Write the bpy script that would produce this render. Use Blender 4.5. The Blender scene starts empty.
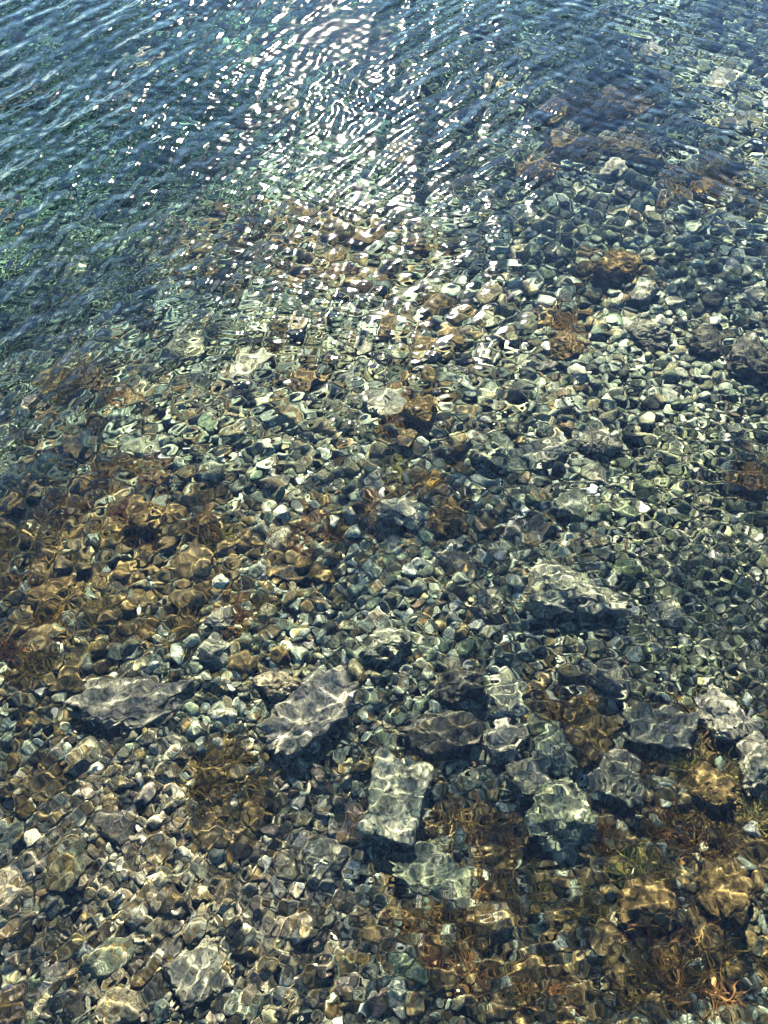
import bpy, math, random
import numpy as np
from mathutils import Vector, Euler

R = math.radians
rng = np.random.default_rng(11)
random.seed(11)
scene = bpy.context.scene
COL = scene.collection

# ------------------------------------------------------------------ camera numbers
H = 1.75
PITCH = R(59)
FPX = 512 / math.tan(R(67.3) / 2)
IOR = 1.333
SUN_EL, SUN_AZ = R(33.5), R(-2.5)          # azimuth measured from +Y towards +X

# ------------------------------------------------------------------ noise
def _hash(ix, iy, iz, seed):
    n = (ix.astype(np.int64) * 374761393 + iy.astype(np.int64) * 668265263 + iz.astype(np.int64) * 2147483647 + seed * 1274126177) & 0xFFFFFFFF
    n = ((n ^ (n >> 13)) * 1274126177) & 0xFFFFFFFF
    n = ((n ^ (n >> 15)) * 2246822519) & 0xFFFFFFFF
    return ((n ^ (n >> 16)) & 0xFFFF) / 32767.5 - 1.0

def noise3(x, y, z, seed=0):
    x, y, z = np.broadcast_arrays(np.asarray(x, float), np.asarray(y, float), np.asarray(z, float))
    fx, fy, fz = np.floor(x), np.floor(y), np.floor(z)
    u, v, w = x - fx, y - fy, z - fz
    u = u * u * u * (u * (u * 6 - 15) + 10); v = v * v * v * (v * (v * 6 - 15) + 10); w = w * w * w * (w * (w * 6 - 15) + 10)
    out = 0
    for dx in (0, 1):
        for dy in (0, 1):
            for dz in (0, 1):
                wt = (u if dx else 1 - u) * (v if dy else 1 - v) * (w if dz else 1 - w)
                out = out + wt * _hash(fx + dx, fy + dy, fz + dz, seed)
    return out

def fbm(x, y, z, seed=0, octs=4, gain=.5):
    a, f, s = 1.0, 1.0, 0
    for o in range(octs):
        s = s + a * noise3(x * f + 17.3 * o, y * f + 5.1 * o, z * f - 9.7 * o, seed + o)
        a *= gain; f *= 2.03
    return s

def noise2(x, y, seed=0):
    x = np.asarray(x, float); y = np.asarray(y, float); z = np.zeros_like(x)
    return .75 * (noise3(.80 * x + .60 * y, .80 * y - .60 * x, z + .37, seed) + noise3(.47 * x - .88 * y + 7.7, .88 * x + .47 * y - 3.1, z + .81, seed + 500))

# ------------------------------------------------------------------ sea bed shape
def depth0(x, y):
    s = (y - 1.3) * .8 - (x + .2) * .9
    sp = np.log1p(np.exp(np.clip(s * 2, -30, 30))) / 2
    d = .26 + .045 * y + .19 * sp
    return np.where(d > 0, 5 * np.tanh(np.maximum(d, 0) / 5), d)

def bed_z(x, y):
    x = np.asarray(x, float); y = np.asarray(y, float)
    lump = .030 * noise2(x * 3.1, y * 3.1, 5) + .020 * noise2(x * 6.7, y * 6.7, 6)
    return -depth0(x, y) + lump

def at(px, py):
    """The point of the sea bed seen at a pixel of the photograph, through flat water; and its distance."""
    u, v = (px - 384) / FPX, (512 - py) / FPX
    d = Vector((u, math.cos(PITCH) + v * math.sin(PITCH), -math.sin(PITCH) + v * math.cos(PITCH))).normalized()
    t = H / -d.z
    w = Vector((0, 0, H)) + d * t
    h = Vector((d.x, d.y)) / IOR
    dz = -math.sqrt(1 - h.length_squared)
    k = .3
    for _ in range(14):
        p = w + Vector((h.x, h.y, dz)) * k
        q = (p.y - 1.3) * .8 - (p.x + .2) * .9
        dep = .26 + .045 * p.y + .095 * math.log1p(math.exp(max(-30, min(30, 2 * q))))
        k = max(.02, k + (p.z + 5 * math.tanh(dep / 5)) * .7 / -dz)
    p = w + Vector((h.x, h.y, dz)) * k
    return p, t + k / IOR, math.asin(-d.z)

def pix(x, y, dep):
    """Image position (through flat water) of bed points: used to decide which growth and stone colours lie where."""
    r = np.hypot(x, y) + 1e-6
    lo, hi = np.zeros_like(r), np.full_like(r, R(89))
    dep = np.maximum(dep, .01)
    for _ in range(34):
        m = (lo + hi) / 2
        sw = np.sin(m) / IOR
        q = H * np.tan(m) + dep * sw / np.sqrt(1 - sw * sw)
        lo = np.where(q < r, m, lo); hi = np.where(q < r, hi, m)
    m = (lo + hi) / 2
    gx, gy = x / r * np.sin(m), y / r * np.sin(m)
    gz = -np.cos(m)
    fw = gy * math.cos(PITCH) - gz * math.sin(PITCH)
    up = gy * math.sin(PITCH) + gz * math.cos(PITCH)
    fw = np.where(fw < .05, .05, fw)
    return 384 + FPX * gx / fw, 512 - FPX * up / fw

ALGAE = [(130, 560, 150, 95, .9), (50, 660, 85, 85, .8), (60, 450, 70, 35, .45), (225, 800, 45, 60, .95), (35, 785, 40, 38, .9),
         (430, 330, 60, 35, .55), (300, 350, 60, 35, .5), (410, 405, 42, 45, .7), (420, 500, 60, 35, .6), (330, 525, 75, 45, .6),
         (560, 330, 40, 30, .6), (610, 275, 45, 30, .8), (705, 190, 55, 22, .8), (600, 120, 80, 60, .25), (270, 580, 90, 45, .5),
         (580, 730, 35, 55, .9), (700, 820, 115, 100, 1.0), (650, 930, 150, 95, .9), (470, 900, 100, 120, .75), (390, 760, 40, 50, .5),
         (300, 255, 170, 60, .55), (120, 400, 110, 50, .5), (540, 990, 170, 70, .7), (752, 478, 28, 22, 1.0), (545, 690, 30, 30, .8), (250, 660, 60, 40, .5), (480, 130, 70, 60, .2), (340, 960, 60, 70, .45), (470, 610, 40, 30, .4)]

def algae_at(px, py):
    a = np.zeros_like(px)
    for cx, cy, rx, ry, s in ALGAE:
        q = ((px - cx) / rx) ** 2 + ((py - cy) / ry) ** 2
        a = np.maximum(a, s * np.clip(1.45 - q, 0, 1))
    return np.maximum(a, .34 * np.clip((py - 230) / 120, 0, 1) * (1 - .8 * np.clip((px - 560) / 80, 0, 1) * np.clip((700 - py) / 60, 0, 1)))

def blob(px, py, cx, cy, rx, ry):
    return np.clip(1.4 - ((px - cx) / rx) ** 2 - ((py - cy) / ry) ** 2, 0, 1)

# ------------------------------------------------------------------ materials
def mat(name):
    m = bpy.data.materials.new(name); m.use_nodes = True
    nt = m.node_tree; nt.nodes.clear()
    out = nt.nodes.new('ShaderNodeOutputMaterial')
    return m, nt, out

def N(nt, typ, **kw):
    n = nt.nodes.new(typ)
    for k, v in kw.items():
        if k in n.inputs.keys() if isinstance(k, str) else False:
            n.inputs[k].default_value = v
        else:
            setattr(n, k, v)
    return n

def mathn(nt, op, a, b=None, c=None, clamp=False):
    n = nt.nodes.new('ShaderNodeMath'); n.operation = op; n.use_clamp = clamp
    for i, v in enumerate((a, b, c)):
        if v is None: continue
        if isinstance(v, (int, float)): n.inputs[i].default_value = v
        else: nt.links.new(v, n.inputs[i])
    return n.outputs[0]

def mixc(nt, f, a, b, blend='MIX'):
    n = nt.nodes.new('ShaderNodeMix'); n.data_type = 'RGBA'; n.blend_type = blend
    for s, v in ((n.inputs[0], f), (n.inputs[6], a), (n.inputs[7], b)):
        if isinstance(v, (int, float)): s.default_value = v
        elif isinstance(v, tuple): s.default_value = v
        else: nt.links.new(v, s)
    return n.outputs[2]

def ramp(nt, fac, stops):
    n = nt.nodes.new('ShaderNodeValToRGB')
    el = n.color_ramp.elements
    while len(el) < len(stops): el.new(.5)
    for e, (p, c) in zip(el, stops):
        e.position = p; e.color = c if len(c) == 4 else (*c, 1)
    nt.links.new(fac, n.inputs[0])
    return n.outputs[0]

def noise_node(nt, vec, scale, detail=4, rough=.6, dist=0):
    n = nt.nodes.new('ShaderNodeTexNoise')
    n.inputs['Scale'].default_value = scale; n.inputs['Detail'].default_value = detail
    n.inputs['Roughness'].default_value = rough; n.inputs['Distortion'].default_value = dist
    nt.links.new(vec, n.inputs['Vector'])
    return n.outputs['Fac']

def stone_material(name, source, fine=1.0, veins=True):
    """Weathered stone: own colour (per object or per pebble), mineral mottling, veins, pale lichen specks, brown growth on the upper sides."""
    m, nt, out = mat(name)
    L = nt.links
    geo = nt.nodes.new('ShaderNodeNewGeometry')
    pos = geo.outputs['Position']
    if source == 'object':
        oi = nt.nodes.new('ShaderNodeObjectInfo'); base = oi.outputs['Color']; alg = oi.outputs['Alpha']
    else:
        at_ = nt.nodes.new('ShaderNodeAttribute'); at_.attribute_name = 'stone_colour'
        base = at_.outputs['Color']; alg = at_.outputs['Alpha']
    n1 = noise_node(nt, pos, 26 * fine, 5, .65)
    mott = ramp(nt, n1, [(.30, (.28, .28, .30)), (.5, (.95, .95, .92)), (.68, (1.7, 1.66, 1.52))])
    c = mixc(nt, 1.0, base, mott, 'MULTIPLY')
    n2 = noise_node(nt, pos, 120 * fine, 3, .6)
    sp = ramp(nt, n2, [(.36, (.18, .18, .20)), (.47, (.95, .95, .95)), (.57, (1, 1, 1)), (.66, (2.3, 2.2, 2.0))])
    c = mixc(nt, .85, c, mixc(nt, 1.0, c, sp, 'MULTIPLY'))
    if veins:
        vn = nt.nodes.new('ShaderNodeTexVoronoi'); vn.feature = 'DISTANCE_TO_EDGE'; vn.inputs['Scale'].default_value = 13 * fine
        wn = nt.nodes.new('ShaderNodeTexNoise'); wn.inputs['Scale'].default_value = 16 * fine; wn.inputs['Detail'].default_value = 3
        L.new(pos, wn.inputs['Vector'])
        wv = nt.nodes.new('ShaderNodeVectorMath'); wv.operation = 'SCALE'; L.new(wn.outputs['Color'], wv.inputs[0]); wv.inputs['Scale'].default_value = .11 / fine
        av = nt.nodes.new('ShaderNodeVectorMath'); av.operation = 'ADD'; L.new(pos, av.inputs[0]); L.new(wv.outputs[0], av.inputs[1])
        L.new(av.outputs[0], vn.inputs['Vector'])
        vf = ramp(nt, vn.outputs['Distance'], [(.0, (1, 1, 1)), (.03, (0, 0, 0))])
        n5 = noise_node(nt, pos, 9 * fine, 2)
        vf2 = mathn(nt, 'MULTIPLY', vf, ramp(nt, n5, [(.52, (0, 0, 0)), (.62, (1, 1, 1))]))
        c = mixc(nt, mathn(nt, 'MULTIPLY', vf2, .85), c, (.5, .48, .43, 1))
    # greenish film everywhere in patches
    n3 = noise_node(nt, pos, 8 * fine, 4, .6)
    gf = ramp(nt, n3, [(.45, (0, 0, 0)), (.68, (1, 1, 1))])
    c = mixc(nt, mathn(nt, 'MULTIPLY', gf, .35), c, mixc(nt, 1.0, c, (.62, .74, .48, 1), 'MULTIPLY'))
    # brown growth
    n4 = noise_node(nt, pos, 52, 6, .75, .8)
    nz = nt.nodes.new('ShaderNodeSeparateXYZ'); L.new(geo.outputs['Normal'], nz.inputs[0])
    up = mathn(nt, 'MULTIPLY_ADD', nz.outputs['Z'], .16, .12)
    a1 = mathn(nt, 'ADD', mathn(nt, 'ADD', mathn(nt, 'MULTIPLY', alg, .62), up), n4)
    af = mathn(nt, 'MULTIPLY', ramp(nt, a1, [(.95, (0, 0, 0)), (1.08, (1, 1, 1))]), .9)
    brown = ramp(nt, noise_node(nt, pos, 70, 3, .6), [(.34, (.014, .010, .004)), (.46, (.064, .043, .014)), (.58, (.145, .098, .033)), (.70, (.42, .32, .15))])
    c = mixc(nt, af, c, brown)
    b = nt.nodes.new('ShaderNodeBsdfPrincipled')
    L.new(c, b.inputs['Base Color']); b.inputs['Roughness'].default_value = .75
    b.inputs['Specular IOR Level'].default_value = .1
    bump = nt.nodes.new('ShaderNodeBump'); bump.inputs['Strength'].default_value = 1.0; bump.inputs['Distance'].default_value = .004 / fine
    L.new(noise_node(nt, pos, 95 * fine, 5, .7), bump.inputs['Height']); L.new(bump.outputs[0], b.inputs['Normal'])
    L.new(b.outputs[0], out.inputs[0])
    return m

M_ROCK = stone_material('weathered_rock', 'object', 1.0)
M_STONE = stone_material('shore_stone', 'object', 1.7)
M_PEB = stone_material('pebble', 'attribute', 2.4, veins=False)

def bed_material():
    m, nt, out = mat('gravelly_sea_bed')
    geo = nt.nodes.new('ShaderNodeNewGeometry'); pos = geo.outputs['Position']
    vo = nt.nodes.new('ShaderNodeTexVoronoi'); vo.inputs['Scale'].default_value = 95; nt.links.new(pos, vo.inputs['Vector'])
    sh = nt.nodes.new('ShaderNodeSeparateColor'); nt.links.new(vo.outputs['Color'], sh.inputs[0])
    g = ramp(nt, sh.outputs[0], [(0, (.02, .022, .018)), (.5, (.06, .06, .05)), (.85, (.14, .13, .10)), (1, (.3, .28, .24))])
    big = ramp(nt, noise_node(nt, pos, 2.2, 5, .6), [(.3, (.5, .55, .45)), (.7, (1.1, 1.08, 1.0))])
    c = mixc(nt, 1.0, g, big, 'MULTIPLY')
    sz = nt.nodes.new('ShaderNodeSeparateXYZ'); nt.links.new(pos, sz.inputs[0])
    dp = nt.nodes.new('ShaderNodeMapRange'); nt.links.new(sz.outputs['Z'], dp.inputs[0]); dp.inputs[1].default_value = -.5; dp.inputs[2].default_value = -1.2   # light loss in deeper water, painted into the bed colour as a blue-green tint
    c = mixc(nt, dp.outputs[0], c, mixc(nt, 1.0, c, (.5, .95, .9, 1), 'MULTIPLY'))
    b = nt.nodes.new('ShaderNodeBsdfPrincipled'); b.inputs['Roughness'].default_value = .85; b.inputs['Specular IOR Level'].default_value = .1
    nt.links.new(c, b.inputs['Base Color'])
    bump = nt.nodes.new('ShaderNodeBump'); bump.inputs['Strength'].default_value = .9; bump.inputs['Distance'].default_value = .006; bump.invert = True
    nt.links.new(vo.outputs['Distance'], bump.inputs['Height']); nt.links.new(bump.outputs[0], b.inputs['Normal'])
    nt.links.new(b.outputs[0], out.inputs[0])
    return m

def weed_material():
    m, nt, out = mat('brown_seaweed')
    oi = nt.nodes.new('ShaderNodeObjectInfo')
    geo = nt.nodes.new('ShaderNodeNewGeometry')
    n = noise_node(nt, geo.outputs['Position'], 60, 3)
    c = mixc(nt, 1.0, oi.outputs['Color'], ramp(nt, n, [(.3, (.45, .42, .38)), (.7, (1.6, 1.55, 1.4))]), 'MULTIPLY')
    d = nt.nodes.new('ShaderNodeBsdfDiffuse'); t = nt.nodes.new('ShaderNodeBsdfTranslucent')
    nt.links.new(c, d.inputs[0]); nt.links.new(c, t.inputs[0])
    mx = nt.nodes.new('ShaderNodeMixShader'); mx.inputs[0].default_value = .35
    nt.links.new(d.outputs[0], mx.inputs[1]); nt.links.new(t.outputs[0], mx.inputs[2])
    nt.links.new(mx.outputs[0], out.inputs[0])
    return m
M_WEED = weed_material()

def water_material():
    m, nt, out = mat('clear_sea_water')
    g = nt.nodes.new('ShaderNodeBsdfGlass'); g.inputs['Roughness'].default_value = 0; g.inputs['IOR'].default_value = IOR
    g.inputs['Color'].default_value = WATER_TINT
    gl = nt.nodes.new('ShaderNodeBsdfGlossy'); gl.inputs['Roughness'].default_value = GLOSS; gl.distribution = 'GGX'   # the finest ripples
    mx = nt.nodes.new('ShaderNodeMixShader'); mx.inputs[0].default_value = GLOSS_MIX
    ge = nt.nodes.new('ShaderNodeNewGeometry'); rp = nt.nodes.new('ShaderNodeAttribute'); rp.attribute_name = 'ripple_slope'
    sb = nt.nodes.new('ShaderNodeVectorMath'); sb.operation = 'SUBTRACT'; nm = nt.nodes.new('ShaderNodeVectorMath'); nm.operation = 'NORMALIZE'
    nt.links.new(ge.outputs['Normal'], sb.inputs[0]); nt.links.new(rp.outputs['Vector'], sb.inputs[1]); nt.links.new(sb.outputs[0], nm.inputs[0])
    nt.links.new(nm.outputs[0], g.inputs['Normal']); nt.links.new(nm.outputs[0], gl.inputs['Normal'])
    nt.links.new(g.outputs[0], mx.inputs[1]); nt.links.new(gl.outputs[0], mx.inputs[2])
    nt.links.new(mx.outputs[0], out.inputs[0])
    return m
GLOSS, GLOSS_MIX, WATER_TINT = .075, .015, (.95, 1, .96, 1)


# ------------------------------------------------------------------ mesh helpers
def new_obj(name, verts, faces, m, smooth=True, kind=None):
    me = bpy.data.meshes.new(name)
    fast_mesh(me, verts, faces)
    if smooth: me.polygons.foreach_set('use_smooth', np.ones(len(me.polygons), bool))
    me.materials.append(m)
    o = bpy.data.objects.new(name, me); COL.objects.link(o)
    if kind: o['kind'] = kind
    return o

def fast_mesh(me, v, f):
    v = np.ascontiguousarray(v, np.float32); f = np.ascontiguousarray(f, np.int32)
    k = f.shape[1]
    me.vertices.add(len(v)); me.vertices.foreach_set('co', v.ravel())
    me.loops.add(f.size); me.loops.foreach_set('vertex_index', f.ravel())
    me.polygons.add(len(f)); me.polygons.foreach_set('loop_start', np.arange(0, f.size, k, dtype=np.int32))
    me.update(calc_edges=True)

def grid_faces(nr, nc):
    i = np.arange(nr * nc).reshape(nr, nc)
    return np.stack([i[:-1, :-1], i[:-1, 1:], i[1:, 1:], i[1:, :-1]], -1).reshape(-1, 4)

def ico(level):
    t = (1 + 5 ** .5) / 2
    v = [(-1, t, 0), (1, t, 0), (-1, -t, 0), (1, -t, 0), (0, -1, t), (0, 1, t), (0, -1, -t), (0, 1, -t), (t, 0, -1), (t, 0, 1), (-t, 0, -1), (-t, 0, 1)]
    f = [(0, 11, 5), (0, 5, 1), (0, 1, 7), (0, 7, 10), (0, 10, 11), (1, 5, 9), (5, 11, 4), (11, 10, 2), (10, 7, 6), (7, 1, 8),
         (3, 9, 4), (3, 4, 2), (3, 2, 6), (3, 6, 8), (3, 8, 9), (4, 9, 5), (2, 4, 11), (6, 2, 10), (8, 6, 7), (9, 8, 1)]
    v = [np.array(p) / np.linalg.norm(p) for p in v]
    for _ in range(level):
        cache, nf = {}, []
        def mid(a, b):
            k = (min(a, b), max(a, b))
            if k not in cache:
                p = v[a] + v[b]; v.append(p / np.linalg.norm(p)); cache[k] = len(v) - 1
            return cache[k]
        for a, b, c in f:
            d, e, g = mid(a, b), mid(b, c), mid(c, a)
            nf += [(a, d, g), (b, e, d), (c, g, e), (d, e, g)]
        f = nf
    return np.array(v), np.array(f)
ICO = {k: ico(k) for k in (1, 2, 3, 4, 5)}

def rock_verts(level, seed, planes=12, sharp=14, rough=.06, flat_top=False, rfreq=2.2, box=False):
    """Star-shaped rounded polyhedron: the soft minimum of a handful of random planes, then fractal roughness. Unit size in each axis."""
    g = np.random.default_rng(seed)
    u, f = ICO[level]
    n = g.normal(size=(planes, 3)); n /= np.linalg.norm(n, axis=1)[:, None]
    d = g.uniform(.62, 1.0, planes)
    if box:
        n2_ = np.array([[1, 0, 0], [-1, 0, 0], [0, 1, 0], [0, -1, 0], [0, 0, 1], [0, 0, -1]], float) + g.normal(0, .10, (6, 3))
        n2_ /= np.linalg.norm(n2_, axis=1)[:, None]
        n = np.vstack([n2_, n]); d = np.concatenate([g.uniform(.56, .64, 6), d * .35 + .72])
    if flat_top:
        n = np.vstack([n, [[g.uniform(-.15, .15), g.uniform(-.15, .15), 1.0]]]); n[-1] /= np.linalg.norm(n[-1]); d = np.append(d, .55)
    dots = np.maximum(u @ n.T, 1e-4) / d[None]
    inv = (np.sum(dots ** sharp, 1) + .8 ** sharp) ** (1 / sharp)
    v = u / inv[:, None]
    s = seed * 3.17
    q = fbm(v[:, 0] * rfreq + s, v[:, 1] * rfreq - s, v[:, 2] * rfreq + .5 * s, seed % 97, 5 if level > 3 else 3, .55)
    v = v * (1 + rough * q)[:, None]
    v -= (v.max(0) + v.min(0)) / 2
    v /= (v.max(0) - v.min(0))[None] / 2
    return v, f

def rotz(v, a):
    c, s = math.cos(a), math.sin(a)
    return np.stack([v[:, 0] * c - v[:, 1] * s, v[:, 0] * s + v[:, 1] * c, v[:, 2]], 1)

# ------------------------------------------------------------------ fan-shaped axis spacings
def axis_y(near, far0, far1, back, step0, grow):
    ys = [near]
    while ys[-1] < far0: ys.append(ys[-1] + step0 * (1 + grow * max(0, ys[-1])))
    s = ys[-1] - ys[-2]
    while ys[-1] < far1: s *= 1.16; ys.append(ys[-1] + s)
    b = [near]; s = step0
    while b[-1] > back: s *= 1.25; b.append(b[-1] - s)
    return np.array(b[:0:-1] + ys)

def axis_u(half, step, outer):
    c = list(np.arange(0, half, step)); s = step
    while c[-1] < outer: s *= 1.2; c.append(c[-1] + s)
    c = np.array(c)
    return np.concatenate([-c[:0:-1], c])

# ------------------------------------------------------------------ water surface
def build_water():
    ys = axis_y(-.45, 7.2, 420, -14, .0024, .42)
    us = axis_u(1.12, .0025, 12)
    Y, U = np.meshgrid(ys, us, indexing='ij')
    X = U * (1 + .52 * np.clip(Y, 0, None)) * np.where(Y < 0, 1 + .3 * -Y, 1)
    dy = np.gradient(ys)[:, None] * np.ones_like(X); dx = np.abs(np.gradient(X, axis=1))
    sp = np.maximum(dx, dy)
    Z = np.zeros_like(X)
    wx = X + .05 * noise2(X * 1.7, Y * 1.7, 31) + .006 * noise2(X * 7, Y * 7, 33)
    wy = Y + .05 * noise2(X * 1.7, Y * 1.7, 32) + .006 * noise2(X * 7, Y * 7, 34)
    sm = lambda a, b, t: np.clip((t - a) / (b - a), 0, 1) ** 2 * (3 - 2 * np.clip((t - a) / (b - a), 0, 1))
    # where each wave train runs: open water to the upper left is livelier than the shallows
    offs = sm(.8, 2.1, Y - .6 * X)
    topr = sm(1.7, 2.9, Y + .3 * X) * sm(.1, 1.1, X)
    calm = np.clip(.72 + .85 * noise2(X * 1.5, Y * 1.5, 70), .12, 1.35)
    gust = .75 + .5 * noise2(X * 1.1, Y * 1.1, 40)
    g = np.random.default_rng(5)
    fields = [noise2(X * f + 9 * i, Y * f - 5 * i, 50 + i) for i, f in enumerate((.6, .9, .9, 1.2, 1.6, 1.6, 2.0, 2.4, 3.0, 3.4))]
    GX = np.zeros_like(X); GY = np.zeros_like(X)
    def train(n, lam0, lam1, ang, spread, slope, weight, patch, fine=False):
        nonlocal Z, GX, GY
        for i in range(n):
            lam = lam0 * (lam1 / lam0) ** ((i + g.random()) / n)
            a = R(ang) + R(spread) * g.normal()
            k = 2 * math.pi / lam
            amp = slope * math.sqrt(2.0 / n) / k
            fade = np.clip((lam / sp - 3.5) / 3.5, 0, 1)
            env = np.clip(.60 + 1.6 * fields[(i * 3 + int(patch * 3)) % 10], 0, 2)
            ph = k * (wx * math.cos(a) + wy * math.sin(a)) + g.uniform(0, 6.28)
            if fine:                                 # the finest ripples: their slope, kept per vertex
                q = amp * k * weight * fade * env * np.cos(ph)
                GX += q * math.cos(a); GY += q * math.sin(a)
            else:
                Z += amp * weight * fade * env * np.sin(ph)
    train(5, .45, 1.1, 100, 30, .018, .6 + .4 * offs, .5)
    train(11, .10, .24, -36, 13, .075, (.15 + .85 * offs) * (1 - .55 * topr) * gust, .9)
    train(7, .08, .18, 62, 16, .024, topr, .9)
    train(12, .060, .19, 90, 75, .050, 1 - .85 * offs * (1 - topr), 1.0)
    train(10, .028, .068, 93, 38, .034, (1 - .7 * offs) * sm(-.8, .4, X), 2.0)
    train(10, .028, .068, -48, 32, .034, (1 - .7 * offs) * sm(.6, -.6, X), 2.0)
    train(11, .055, .15, -38, 17, .120, (.10 + .90 * offs) * (1 - .55 * topr) * gust, .9, True)
    train(11, .028, .062, -38, 24, .105, (.25 + .75 * offs) * (1 - .4 * topr), 1.6, True)
    train(11, .034, .085, 55, 28, .066, offs * (1 - topr), 1.2, True)
    train(8, .04, .10, 62, 16, .055, topr, .9, True)
    train(12, .022, .055, 82, 32, .070, (1 - .3 * offs) * sm(-.7, .5, X) * calm, 2.0, True)
    train(12, .022, .055, -47, 28, .070, (1 - .3 * offs) * sm(.6, -.6, X) * calm, 2.0, True)
    train(9, .020, .050, 85, 80, .022, 1 - .8 * offs, 2.0, True)
    train(11, .0105, .022, -38, 26, .055, np.clip(noise2(X * 2.3, Y * 2.3, 61) * 2.6, 0, 1), 3, True)
    train(11, .0105, .022, 80, 28, .050, np.clip(noise2(X * 2.3, Y * 2.3, 62) * 2.6 + .1, 0, 1) * sm(-.9, .2, X), 3, True)
    v = np.stack([X, Y, Z], -1).reshape(-1, 3)
    o = new_obj('water', v, grid_faces(*X.shape), water_material(), kind='structure')
    o.cycles.is_caustics_caster = True
    at_ = o.data.attributes.new('ripple_slope', 'FLOAT_VECTOR', 'POINT')
    at_.data.foreach_set('vector', np.stack([GX, GY, 0 * GX], -1).astype(np.float32).ravel())
    print('water verts', len(v), 'slope rms', float(np.std(np.gradient(Z, axis=0)[200:1200, 100:700] / dy[200:1200, 100:700])))
    return o
build_water()

# ------------------------------------------------------------------ sea bed
def build_bed():
    ys = axis_y(-1.2, 8, 420, -16, .022, .3)
    us = axis_u(1.3, .022, 12)
    Y, U = np.meshgrid(ys, us, indexing='ij')
    X = U * (1 + .52 * np.clip(Y, 0, None)) * np.where(Y < 0, 1 + .3 * -Y, 1)
    Z = bed_z(X, Y) + .006 * noise2(X * 21, Y * 21, 9)
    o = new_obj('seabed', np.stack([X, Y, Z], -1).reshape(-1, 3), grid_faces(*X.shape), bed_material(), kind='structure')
    o.cycles.is_caustics_receiver = True
build_bed()

# ------------------------------------------------------------------ named rocks
PALE, GREY, DARK, GREEN, PINK, TAN = (.265, .265, .20), (.165, .162, .128), (.07, .068, .056), (.20, .215, .15), (.25, .232, .185), (.36, .30, .20)
BRN = (.16, .12, .07)
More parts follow.
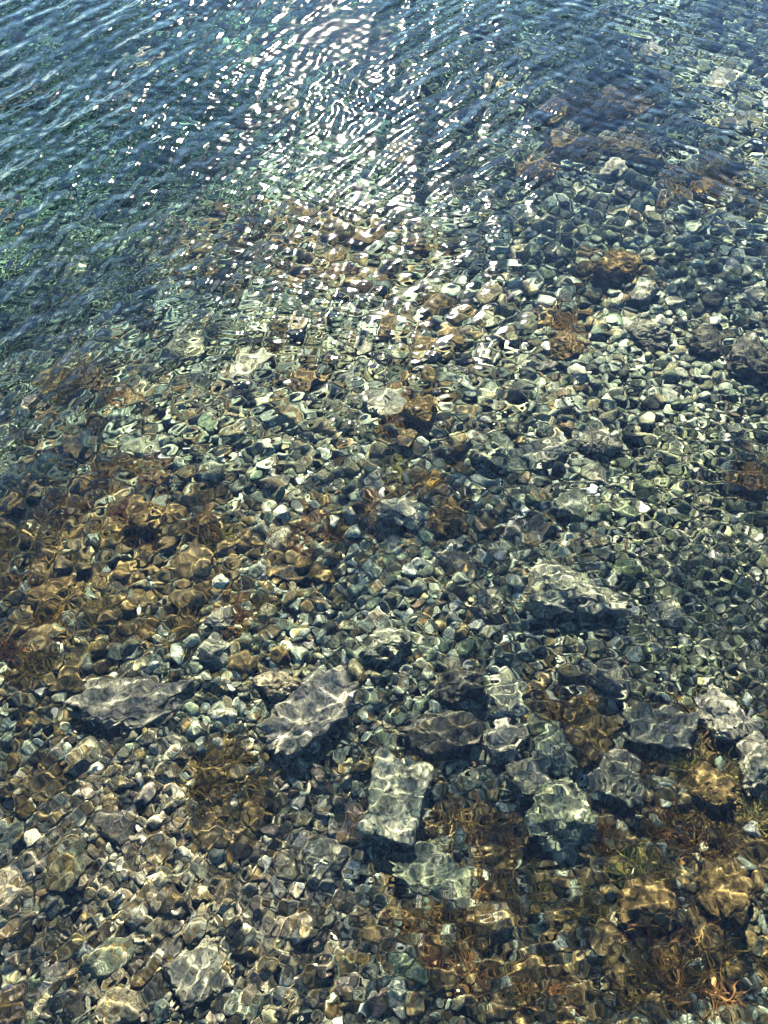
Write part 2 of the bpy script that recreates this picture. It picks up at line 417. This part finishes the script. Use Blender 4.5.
# px, py, length px, width px, height share of width, turn, colour, growth, planes, sharp, flat top, short name, label
ROCKS = [
 (574, 603, 104, 66, .62, -12, PALE, .0, 9, 16, 0, 'big wedge rock', 'largest angular pale wedge rock with a dark shaded front face, beside the green pebbles'),
 (312, 714, 112, 66, .40, 32, (.21, .195, .16), .0, 11, 16, 1, 'flat speckled slab', 'large flat speckled grey slab tilted over a dark hollow'),
 (135, 700, 124, 62, .42, 22, (.15, .143, .12), .05, 11, 16, 1, 'long dark slab', 'long dark grey slab with pinkish edges above a deep shadow'),
 (396, 803, 62, 84, .55, -14, PALE, .0, 7, 22, 2, 'rectangular slab', 'pale green-grey rectangular slab standing proud with squared corners'),
 (437, 878, 92, 52, .40, -22, GREEN, .1, 9, 18, 1, 'jagged low slab', 'jagged pale green slab lying below the rectangular slab'),
 (558, 822, 76, 78, .55, 10, GREEN, .1, 10, 12, 0, 'green-veined boulder', 'rounded green-grey boulder laced with pale veins, among brown growth'),
 (614, 777, 56, 64, .60, -8, GREY, .1, 9, 12, 0, 'grey hump', 'grey humped stone touching the green-veined boulder'),
 (389, 650, 62, 46, .75, 14, PALE, .0, 8, 20, 0, 'dark-faced block', 'pale green block with one smooth dark front face'),
 (505, 697, 44, 66, .60, 4, PALE, .0, 12, 10, 0, 'upright egg stone', 'tall pale egg-shaped stone with a net of white lines'),
 (608, 684, 42, 46, .75, 0, PINK, .1, 12, 8, 0, 'pinkish round stone', 'pinkish round boulder below the big wedge rock'),
 (720, 716, 54, 56, .55, 20, PINK, .1, 10, 12, 0, 'pink lump', 'pinkish lumpy rock at the edge of the green pebbles'),
 (506, 745, 50, 44, .60, 10, PINK, .0, 10, 12, 0, 'blush stone', 'pale blush stone beneath the upright egg stone'),
 (551, 752, 42, 60, .55, 18, GREEN, .0, 11, 10, 0, 'oval green stone', 'oval pale green stone standing beside the orange-brown rock'),
 (585, 730, 44, 78, .60, 0, BRN, .8, 10, 10, 0, 'orange-brown rock', 'upright rock thickly coated in orange-brown growth'),
 (655, 731, 76, 40, .55, -12, GREY, .0, 10, 16, 2, 'grey bar rock', 'long low grey bar-shaped rock below the green pebbles'),
 (402, 515, 56, 38, .60, -16, PALE, .0, 8, 18, 1, 'white-topped flat stone', 'white-topped flat stone casting a black shadow, mid water'),
 (447, 520, 44, 44, .55, 30, BRN, .8, 10, 10, 0, 'rusty round stone', 'rusty brown round stone touching the white-topped flat stone'),
 (385, 408, 40, 36, .55, 40, PALE, .0, 8, 14, 2, 'pale tablet', 'small pale tablet of rock beside a brown capped stone'),
 (418, 420, 46, 50, .70, 10, BRN, .75, 10, 10, 0, 'brown capped stone', 'brown capped rock with a dark underside beside the pale tablet'),
 (497, 458, 66, 40, .60, -24, GREEN, .0, 9, 16, 0, 'dark green ridge', 'dark green ridge of rock sloping down among grey stones'),
 (217, 653, 40, 38, .60, 0, PALE, .0, 13, 8, 0, 'white round stone', 'white round stone beyond the long dark slab'),
 (223, 622, 32, 26, .60, 20, PINK, .0, 10, 9, 0, 'small pink stone', 'small pink stone just beyond the white round stone'),
 (277, 687, 46, 34, .60, -10, TAN, .2, 10, 10, 0, 'yellow stone', 'yellowish lumpy stone at the back of the flat speckled slab'),
 (487, 612, 38, 38, .65, 10, GREY, .0, 12, 9, 0, 'grey ball stone', 'grey ball-shaped stone beside the big wedge rock'),
 (664, 616, 36, 36, .50, 30, PALE, .0, 12, 9, 0, 'white-rimmed oval', 'pale oval cobble with a white rim among green pebbles'),
 (752, 768, 44, 62, .60, 8, PINK, .0, 10, 10, 0, 'mauve rock', 'mauve rock with white streaks beyond the brown growth'),
 (528, 778, 46, 40, .60, 24, GREY, .0, 9, 14, 2, 'smooth grey wedge', 'smooth grey wedge beside the green-veined boulder'),
 (325, 862, 46, 54, .55, -10, GREY, .0, 11, 10, 0, 'mottled cobble', 'mottled grey cobble lying in shadow beside the jagged low slab'),
 (455, 685, 60, 52, .60, 10, DARK, .1, 10, 14, 0, 'black lump', 'blackish lump of rock between the dark-faced block and the upright egg stone'),
 (440, 738, 86, 50, .45, -4, DARK, .2, 11, 12, 1, 'white-ringed dark rock', 'dark broad rock covered in white ring marks behind the rectangular slab'),
 (615, 112, 78, 44, .55, 20, DARK, .3, 10, 12, 0, 'great dark hump', 'great dark hump of rock, farthest of the sunken outcrop'),
 (570, 150, 70, 36, .55, 12, DARK, .3, 9, 14, 0, 'black ledge', 'black ledge of rock in the sunken outcrop beside the sun glitter'),
 (628, 152, 52, 36, .60, -14, DARK, .3, 9, 14, 0, 'dark block', 'dark squarish block at the open end of the sunken outcrop'),
 (535, 172, 54, 32, .55, 8, (.12, .10, .07), .3, 9, 12, 0, 'brown ledge', 'brown ledge of rock on the near side of the sunken outcrop'),
 (560, 112, 60, 30, .50, 20, (.10, .09, .07), .3, 10, 12, 0, 'brown-black ridge', 'brown-black ridge of rock among sun sparkles in the outcrop'),
 (612, 272, 52, 38, .60, 6, BRN, .75, 10, 10, 0, 'shaggy brown rock', 'shaggy brown rock standing alone on pale gravel'),
 (706, 192, 50, 24, .60, -6, BRN, .75, 9, 10, 0, 'russet rock', 'russet rock far out on pale gravel beside the outcrop'),
 (752, 480, 34, 30, .60, 0, (.20, .08, .05), .8, 11, 8, 0, 'red-brown stone', 'red-brown rounded stone at the far side of the green pebbles'),
 (200, 974, 50, 46, .40, 30, (.20, .19, .15), .2, 9, 14, 2, 'pale slab end', 'pale broken slab among pink and tan shingle'),
 (744, 366, 44, 46, .60, 10, DARK, .0, 9, 16, 0, 'black boulder', 'black boulder with a pale crown beyond the green pebbles'),
 (706, 346, 40, 34, .60, -10, DARK, .1, 9, 14, 0, 'slate stone', 'slate-dark stone just beyond the black boulder'),
 (560, 352, 44, 36, .60, 20, BRN, .5, 9, 12, 0, 'tawny rock', 'tawny rock in the middle of grey-green rubble'),
 (645, 340, 48, 34, .60, -16, GREY, .0, 9, 14, 0, 'ash rock', 'ash grey rock in rubble between the tawny and slate-dark rocks'),
 (545, 455, 52, 36, .60, 14, PALE, .0, 8, 16, 0, 'bleached block', 'bleached angular block behind the dark green ridge'),
 (600, 445, 44, 34, .60, -14, GREY, .0, 9, 14, 0, 'blunt grey rock', 'blunt grey rock beside the bleached block'),
 (250, 372, 58, 36, .50, 22, PALE, .1, 9, 12, 1, 'drowned pale slab', 'pale slab under deep green water beyond the brown weed'),
 (190, 355, 50, 34, .55, 30, GREEN, .2, 9, 12, 0, 'drowned green rock', 'green rock beside the drowned pale slab'),
 (75, 385, 60, 40, .55, 18, GREEN, .5, 9, 12, 0, 'mossy drowned rock', 'mossy green rock at the edge of deep water'),
 (305, 385, 46, 34, .55, 10, TAN, .5, 9, 12, 0, 'ochre rock', 'ochre stained rock beyond the brown weed'),
 (150, 520, 56, 44, .60, 18, BRN, .8, 9, 12, 0, 'weedy rock', 'weed-covered brown rock in the thick of the brown weed'),
 (60, 600, 60, 48, .55, 26, BRN, .8, 9, 12, 0, 'matted brown rock', 'rock matted with golden brown growth beyond the long dark slab'),
 (640, 905, 56, 48, .50, 8, BRN, .75, 10, 10, 0, 'amber rock', 'amber coloured rock in the bed of brown growth'),
 (720, 890, 52, 58, .55, -10, BRN, .8, 10, 10, 0, 'honey rock', 'honey brown rock beside the amber rock'),
 (700, 790, 54, 48, .55, 12, BRN, .75, 10, 10, 0, 'dark amber rock', 'dark amber rock between the grey bar rock and the mauve rock'),
]
placed = []       # x, y, radius
def link_rock(spec, idx):
    px, py, lp, wp, hr, rot, colr, alg, planes, sharp, flat, short, label = spec
    p, D, el = at(px, py)
    L, Wd = .95 * lp * D / FPX, .95 * wp * D / FPX
    hgt = hr * min(L, Wd) * 1.0
    ln = L
    wd = max(.55 * L, (Wd - hgt * .5 * math.cos(el)) / max(.5, math.sin(el))) if wp <= lp * 1.1 else (Wd - hgt * .5 * math.cos(el)) / math.sin(el)
    v, f = rock_verts(5, 100 + idx * 7, planes, sharp + 4, .15, flat == 1, 3.1, flat == 2)
    v = v * np.array([ln / 2, wd / 2, hgt / 2 * 1.35])
    v = rotz(v, R(rot))
    o = new_obj('rock', v, f, M_ROCK)
    z = float(bed_z(p.x, p.y)) + hgt * .40
    o.location = (p.x, p.y, z)
    o.color = (*colr, max(alg, .12))
    o['label'] = label; o['category'] = 'rock'; o['group'] = 'rocks on the sea bed'
    o.cycles.is_caustics_receiver = True
    placed.append((p.x, p.y, .40 * max(ln, wd), z + hgt * .5, short, px, py))
for i, s in enumerate(ROCKS): link_rock(s, i)
ANCH = list(placed)

# ------------------------------------------------------------------ single stones
protos = []
for k in range(26):
    v, f = rock_verts(4, 900 + k * 5, 10 + k % 5, (8, 12, 18)[k % 3], .05, k % 4 == 0, 2.0)
    me = bpy.data.meshes.new('stone'); fast_mesh(me, v, f)
    me.polygons.foreach_set('use_smooth', np.ones(len(me.polygons), bool)); me.materials.append(M_STONE)
    protos.append(me)
SHAPES = {8: 'rounded', 12: 'blunt', 18: 'angular'}

def palette(px, py, r):
    """Own colour of a stone lying at a spot, and its name."""
    gr = float(blob(px, py, 715, 580, 115, 170)); bl = float(blob(px, py, 170, 900, 240, 170))
    pick = r.random()
    if gr > .3 and pick < .8:
        c = r.choice([((.10, .14, .08), 'olive'), ((.16, .20, .12), 'moss green'), ((.26, .29, .17), 'yellow-green'), ((.07, .09, .07), 'bottle green'), ((.34, .34, .24), 'cream')])
    elif bl > .2 and pick < .75:
        c = r.choice([((.48, .40, .28), 'sandy'), ((.40, .31, .26), 'pinkish'), ((.27, .26, .21), 'grey'), ((.44, .40, .31), 'cream'), ((.10, .095, .085), 'charcoal'), ((.38, .37, .29), 'pale grey')])
    else:
        c = r.choice([((.42, .42, .33), 'pale grey'), ((.28, .31, .23), 'grey-green'), ((.19, .195, .165), 'grey'), ((.085, .09, .08), 'charcoal'), ((.38, .37, .30), 'chalky'), ((.40, .34, .22), 'sandy')])
    v = r.uniform(.45, .85)
    return tuple(x * v for x in c[0]), c[1]

stone_rand = random.Random(4)
used_labels = set()
n_stone = 0
def stone_label(cname, shape, alg, x, y, size):
    dist = sorted(ANCH, key=lambda a: math.hypot(a[0] - x, a[1] - y))
    coat = 'brown-coated ' if alg > .55 else ''
    sz = 'small ' if size < .055 else ('large ' if size > .10 else '')
    head = f'{sz}{coat}{cname} {shape} stone'
    a, b, c = dist[:3]
    rel = []
    dx, dy = x - a[0], y - a[1]
    side = 'just beyond' if dy > abs(dx) else ('on the near side of' if -dy > abs(dx) else 'beside')
    rel.append(f'{side} the {a[4]}')
    rel.append(f'between the {a[4]} and the {b[4]}')
    rel.append(f'between the {a[4]} and the {c[4]}')
    rel.append(f'between the {b[4]} and the {c[4]}')
    for t in rel:
        lab = f'{head} {t}'
        if len(lab.split()) <= 16 and lab not in used_labels:
            used_labels.add(lab); return lab
    return None

tries = 0
while n_stone < 235 and tries < 9000:
    tries += 1
    px = stone_rand.uniform(-15, 783)
    py = 1010 - 960 * stone_rand.random() ** 1.25
    if float(blob(px, py, 715, 580, 110, 150)) > .4 and stone_rand.random() < .75: continue
    p, D, el = at(px, py)
    if py < 330 and px < 330 and stone_rand.random() < .6: continue
    size = (15 + 26 * stone_rand.random() ** 1.8) * D / FPX * (1.0 if py > 400 else .8)
    if any(math.hypot(p.x - q[0], p.y - q[1]) < (q[2] + size * .46) for q in placed): continue
    k = stone_rand.randrange(len(protos))
    alg = float(algae_at(np.array([px]), np.array([py]))[0])
    alg = min(1, alg * stone_rand.uniform(.6, 1.25))
    colr, cname = palette(px, py, stone_rand)
    lab = stone_label(cname, SHAPES[(8, 12, 18)[k % 3]], alg, p.x, p.y, size)
    if lab is None: continue
    o = bpy.data.objects.new('stone', protos[k]); COL.objects.link(o)
    sx, sy, sz = size / 2 * stone_rand.uniform(.9, 1.25), size / 2 * stone_rand.uniform(.65, 1.0), size / 2 * stone_rand.uniform(.45, .8)
    o.scale = (sx, sy, sz)
    o.rotation_euler = (stone_rand.uniform(-.35, .35), stone_rand.uniform(-.35, .35), stone_rand.uniform(0, 6.28))
    o.location = (p.x, p.y, float(bed_z(p.x, p.y)) + sz * .55)
    o.color = (*colr, alg)
    o['label'] = lab; o['category'] = 'stone'; o['group'] = 'stones scattered over the sea bed'
    o.cycles.is_caustics_receiver = True
    placed.append((p.x, p.y, size * .42, o.location.z + sz, '', px, py))
    n_stone += 1
print('stones', n_stone, 'tries', tries)

# ------------------------------------------------------------------ pebbles: far too many to count
def build_pebbles():
    g = np.random.default_rng(23)
    small = [rock_verts(1, 300 + k, 9, 7, .06)[0] for k in range(16)]; f1 = ICO[1][1]
    fine = [rock_verts(2, 400 + k, 9 + k % 6, (5, 7, 11)[k % 3], .07)[0] for k in range(24)]; f2 = ICO[2][1]
    pts = []
    y = -1.0
    while y < 7.6:
        s = .0124 + .0028 * max(0, y) + .012 * max(0, y - 3.8)
        half = 1.0 + .66 * max(0, y)
        xs = np.arange(-half, half, s)
        pts.append(np.stack([xs + g.normal(0, s * .3, len(xs)), y + g.normal(0, s * .3, len(xs)), np.full(len(xs), s)], 1))
        y += s * .95
    P = np.concatenate(pts)
    # a second thin layer on top
    Q = P[g.random(len(P)) < .22].copy(); Q[:, :2] += g.normal(0, .012, (len(Q), 2))
    gx, gy_ = pix(P[:, 0], P[:, 1], depth0(P[:, 0], P[:, 1]))
    S = P[(blob(gx, gy_, 715, 580, 115, 170) > .3) & (g.random(len(P)) < .8)].copy(); S[:, :2] += g.normal(0, .009, (len(S), 2))   # the finer shingle
    lay = np.concatenate([np.zeros(len(P)), np.ones(len(Q)), .6 * np.ones(len(S))]); P = np.concatenate([P, Q, S])
    px, py = pix(P[:, 0], P[:, 1], depth0(P[:, 0], P[:, 1]))
    alg = algae_at(px, py)
    gr = blob(px, py, 715, 580, 115, 170); bl = blob(px, py, 170, 900, 240, 170)
    n = len(P)
    size = P[:, 2] * np.exp(g.normal(.0, .52, n)).clip(.3, 2.6) * (1 - .34 * (gr > .3)) * (1 + .10 * lay)
    pals = [np.array([(.44, .44, .35), (.29, .30, .24), (.16, .17, .145), (.05, .055, .05), (.68, .65, .54), (.38, .32, .21), (.22, .25, .18), (.52, .52, .42)]),
            np.array([(.13, .16, .09), (.22, .25, .15), (.36, .37, .22), (.05, .065, .045), (.54, .52, .38), (.16, .19, .12), (.27, .28, .19), (.42, .44, .34)]),
            np.array([(.50, .42, .29), (.40, .33, .26), (.26, .25, .19), (.64, .58, .44), (.075, .07, .06), (.36, .35, .26), (.22, .18, .12), (.52, .47, .36)])]
    pi = np.where(g.random(n) < gr * 1.1, 1, np.where(g.random(n) < bl, 2, 0))
    ci = g.integers(0, 8, n)
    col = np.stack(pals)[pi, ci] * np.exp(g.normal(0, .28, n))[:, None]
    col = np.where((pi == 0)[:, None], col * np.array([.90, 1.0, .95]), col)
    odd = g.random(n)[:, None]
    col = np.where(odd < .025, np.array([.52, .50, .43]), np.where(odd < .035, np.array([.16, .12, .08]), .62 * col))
    alg = np.clip(alg * g.uniform(.1, 1.3, n), 0, 1) * (g.random(n) > .30 * (1 - alg))
    deep = np.clip((depth0(P[:, 0], P[:, 1]) - .38) / .5, 0, 1)[:, None]      # teal dimming by deep water, painted into the pebble colours
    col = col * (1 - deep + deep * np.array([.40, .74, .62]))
    zb = bed_z(P[:, 0], P[:, 1])
    V, F, C = [], [], []
    base = 0
    nearm = (P[:, 1] < 1.2) & (P[:, 2] > 0) & (size > .011)
    ang = g.uniform(0, 6.28, n); tx = g.normal(0, .35, n); ty = g.normal(0, .35, n)
    asp = np.stack([g.uniform(.85, 1.3, n), g.uniform(.6, .95, n), g.uniform(.35, .7, n)], 1)
    for sel, prot, ff in ((nearm, fine, f2), (~nearm, small, f1)):
        pr = np.stack(prot)
        idx = np.nonzero(sel)[0]
        k = g.integers(0, len(prot), len(idx))
        v = pr[k] * (asp[idx] * (size[idx] * .62)[:, None])[:, None, :]
        # tilt then turn
        cx, sx = np.cos(tx[idx])[:, None], np.sin(tx[idx])[:, None]
        v = np.stack([v[..., 0], v[..., 1] * cx - v[..., 2] * sx, v[..., 1] * sx + v[..., 2] * cx], -1)
        cy, sy = np.cos(ty[idx])[:, None], np.sin(ty[idx])[:, None]
        v = np.stack([v[..., 0] * cy + v[..., 2] * sy, v[..., 1], -v[..., 0] * sy + v[..., 2] * cy], -1)
        ca, sa = np.cos(ang[idx])[:, None], np.sin(ang[idx])[:, None]
        v = np.stack([v[..., 0] * ca - v[..., 1] * sa, v[..., 0] * sa + v[..., 1] * ca, v[..., 2]], -1)
        v[..., 0] += P[idx, 0][:, None]; v[..., 1] += P[idx, 1][:, None]
        v[..., 2] += (zb[idx] + size[idx] * (.12 + .42 * lay[idx]) + g.normal(0, .1, len(idx)) * size[idx])[:, None]
        m = v.shape[1]
        V.append(v.reshape(-1, 3))
        F.append((ff[None] + (np.arange(len(idx)) * m)[:, None, None] + base).reshape(-1, 3))
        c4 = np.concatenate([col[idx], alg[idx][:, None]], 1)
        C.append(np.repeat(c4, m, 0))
        base += len(idx) * m
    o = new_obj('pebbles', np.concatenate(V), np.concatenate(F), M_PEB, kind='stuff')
    at_ = o.data.attributes.new('stone_colour', 'FLOAT_COLOR', 'POINT')
    at_.data.foreach_set('color', np.concatenate(C).astype(np.float32).ravel())
    o['label'] = 'grey, green and tan pebbles and shingle covering the sea bed'; o['category'] = 'pebbles'
    o.cycles.is_caustics_receiver = True
    print('pebbles', n, 'verts', base)
build_pebbles()

# ------------------------------------------------------------------ tufts of brown weed
def tuft_mesh(seed):
    g = np.random.default_rng(seed)
    V, F = [], []
    for b in range(170):
        r0, a0 = .03 * g.random() ** .5, g.uniform(0, 6.28)
        p = np.array([r0 * math.cos(a0), r0 * math.sin(a0), 0.])
        d = np.array([g.normal(0, .55), g.normal(0, .55) + .35, g.uniform(.25, 1.1)]); d /= np.linalg.norm(d)
        ln = g.uniform(.03, .085); wd = g.uniform(.0008, .0024)
        side = np.cross(d, [g.normal(), g.normal(), .3]); side /= np.linalg.norm(side)
        k = len(V); ns = 6
        for i in range(ns):
            t = i / (ns - 1)
            ww = wd * (1 - .75 * t) * (.6 + .4 * math.sin(3 * t + b))
            V += [p - side * ww, p + side * ww]
            if i: F.append((k + 2 * i - 2, k + 2 * i - 1, k + 2 * i + 1, k + 2 * i))
            d = d + g.normal(0, .28, 3) + np.array([0, .10, -.20]); d /= np.linalg.norm(d)
            p = p + d * ln / (ns - 1)
            p[2] = max(p[2], .002)
    me = bpy.data.meshes.new('seaweed_tuft'); fast_mesh(me, np.array(V), np.array(F)); me.materials.append(M_WEED)
    return me
tufts = [tuft_mesh(60 + k) for k in range(7)]
tr = random.Random(9)
TCOL = [((.18, .128, .042), 'ochre'), ((.13, .09, .03), 'brown'), ((.26, .19, .07), 'golden'), ((.085, .052, .02), 'dark brown'), ((.19, .15, .05), 'olive brown'), ((.12, .085, .03), 'dull brown')]
n_t, tries = 0, 0
tplaced = []
while n_t < 90 and tries < 6000:
    tries += 1
    px, py = tr.uniform(-10, 778), tr.uniform(100, 1020)
    a = float(algae_at(np.array([px]), np.array([py]))[0])
    if a < .4 or tr.random() > a ** 1.5: continue
    p, D, el = at(px, py)
    if any(math.hypot(p.x - q[0], p.y - q[1]) < .045 + .016 * p.y for q in tplaced): continue
    z = float(bed_z(p.x, p.y)) + .012
    on = [q for q in placed if math.hypot(p.x - q[0], p.y - q[1]) < q[2] * .75]
    if on:
        q = max(on, key=lambda q: q[3])
        if q[4] and q[4] not in ('orange-brown rock', 'weedy rock', 'matted brown rock', 'amber rock', 'honey rock', 'dark amber rock', 'shaggy brown rock', 'russet rock', 'brown capped stone', 'rusty round stone', 'ochre rock', 'tawny rock', 'mossy drowned rock', 'brown ledge'): continue
        z = q[3] - .015
    colr, cn = TCOL[tr.randrange(6)]
    near = sorted(ANCH, key=lambda q: math.hypot(q[0] - p.x, q[1] - p.y))[:4]
    dx, dy = p.x - near[0][0], p.y - near[0][1]
    side = 'just beyond' if dy > abs(dx) else ('on the near side of' if -dy > abs(dx) else 'beside')
    lab = None
    for word in ('wispy', 'shaggy', 'feathery', 'matted'):
        for rel in (f'{side} the {near[0][4]}', f'between the {near[0][4]} and the {near[1][4]}', f'between the {near[0][4]} and the {near[2][4]}', f'between the {near[1][4]} and the {near[2][4]}'):
            t = f'{word} {cn} seaweed tuft {rel}'
            if t not in used_labels and len(t.split()) <= 16: lab = t; break
        if lab: break
    if lab is None: continue
    used_labels.add(lab)
    o = bpy.data.objects.new('seaweed_tuft', tufts[tr.randrange(len(tufts))]); COL.objects.link(o)
    sc_ = tr.uniform(.75, 1.5) * (1 + .12 * p.y)
    o.scale = (sc_, sc_, sc_ * tr.uniform(.5, .9))
    o.location = (p.x, p.y, z)
    o.rotation_euler = (0, 0, (R(-40) if px < 330 else R(10)) + tr.gauss(0, .9))
    o.color = (*[x * tr.uniform(.8, 1.2) for x in colr], 1)
    o['label'] = lab; o['category'] = 'seaweed'; o['group'] = 'tufts of brown seaweed on the sea bed'
    o.cycles.is_caustics_receiver = True
    tplaced.append((p.x, p.y)); n_t += 1
print('tufts', n_t)

# ------------------------------------------------------------------ light, sky, camera
sd = Vector((math.sin(SUN_AZ) * math.cos(SUN_EL), math.cos(SUN_AZ) * math.cos(SUN_EL), math.sin(SUN_EL)))
sl = bpy.data.lights.new('sun', 'SUN'); sl.energy = 5.0; sl.angle = R(.6); sl.color = (1, .89, .73)
sl.cycles.is_caustics_light = True
so = bpy.data.objects.new('sun', sl); COL.objects.link(so)
so.rotation_euler = (-sd).to_track_quat('-Z', 'Y').to_euler()
so.location = sd * 50

w = bpy.data.worlds.new('World'); scene.world = w; w.use_nodes = True
nt = w.node_tree; bg = nt.nodes['Background']
sky = nt.nodes.new('ShaderNodeTexSky'); sky.sky_type = 'NISHITA'; sky.sun_disc = False; sky.ozone_density = 3.2; sky.dust_density = 0; sky.air_density = .85
sky.sun_elevation = SUN_EL; sky.sun_rotation = SUN_AZ
nt.links.new(sky.outputs[0], bg.inputs[0]); bg.inputs[1].default_value = .052

cam = bpy.data.cameras.new('camera'); co = bpy.data.objects.new('camera', cam); COL.objects.link(co)
co.location = (0, 0, H); co.rotation_euler = (math.pi / 2 - PITCH, 0, 0)
cam.sensor_fit = 'VERTICAL'; cam.sensor_height = 24; cam.lens = 12 / math.tan(R(67.3) / 2)
cam.clip_start = .05; cam.clip_end = 2000
scene.camera = co

scene.view_settings.view_transform = 'Standard'; scene.view_settings.look = 'None'
scene.view_settings.exposure = 2.85; scene.view_settings.gamma = 1
c = scene.cycles
c.max_bounces = 7; c.diffuse_bounces = 1; c.glossy_bounces = 3; c.transmission_bounces = 5; c.volume_bounces = 0; c.transparent_max_bounces = 6
c.caustics_reflective = True; c.caustics_refractive = True
c.sample_clamp_indirect = 4; c.sample_clamp_direct = 0
c.blur_glossy = 0
c.use_adaptive_sampling = True; c.adaptive_threshold = .03
c.use_denoising = True; c.denoiser = 'OPENIMAGEDENOISE'; c.denoising_input_passes = 'RGB_ALBEDO_NORMAL'; c.denoising_prefilter = 'ACCURATE'
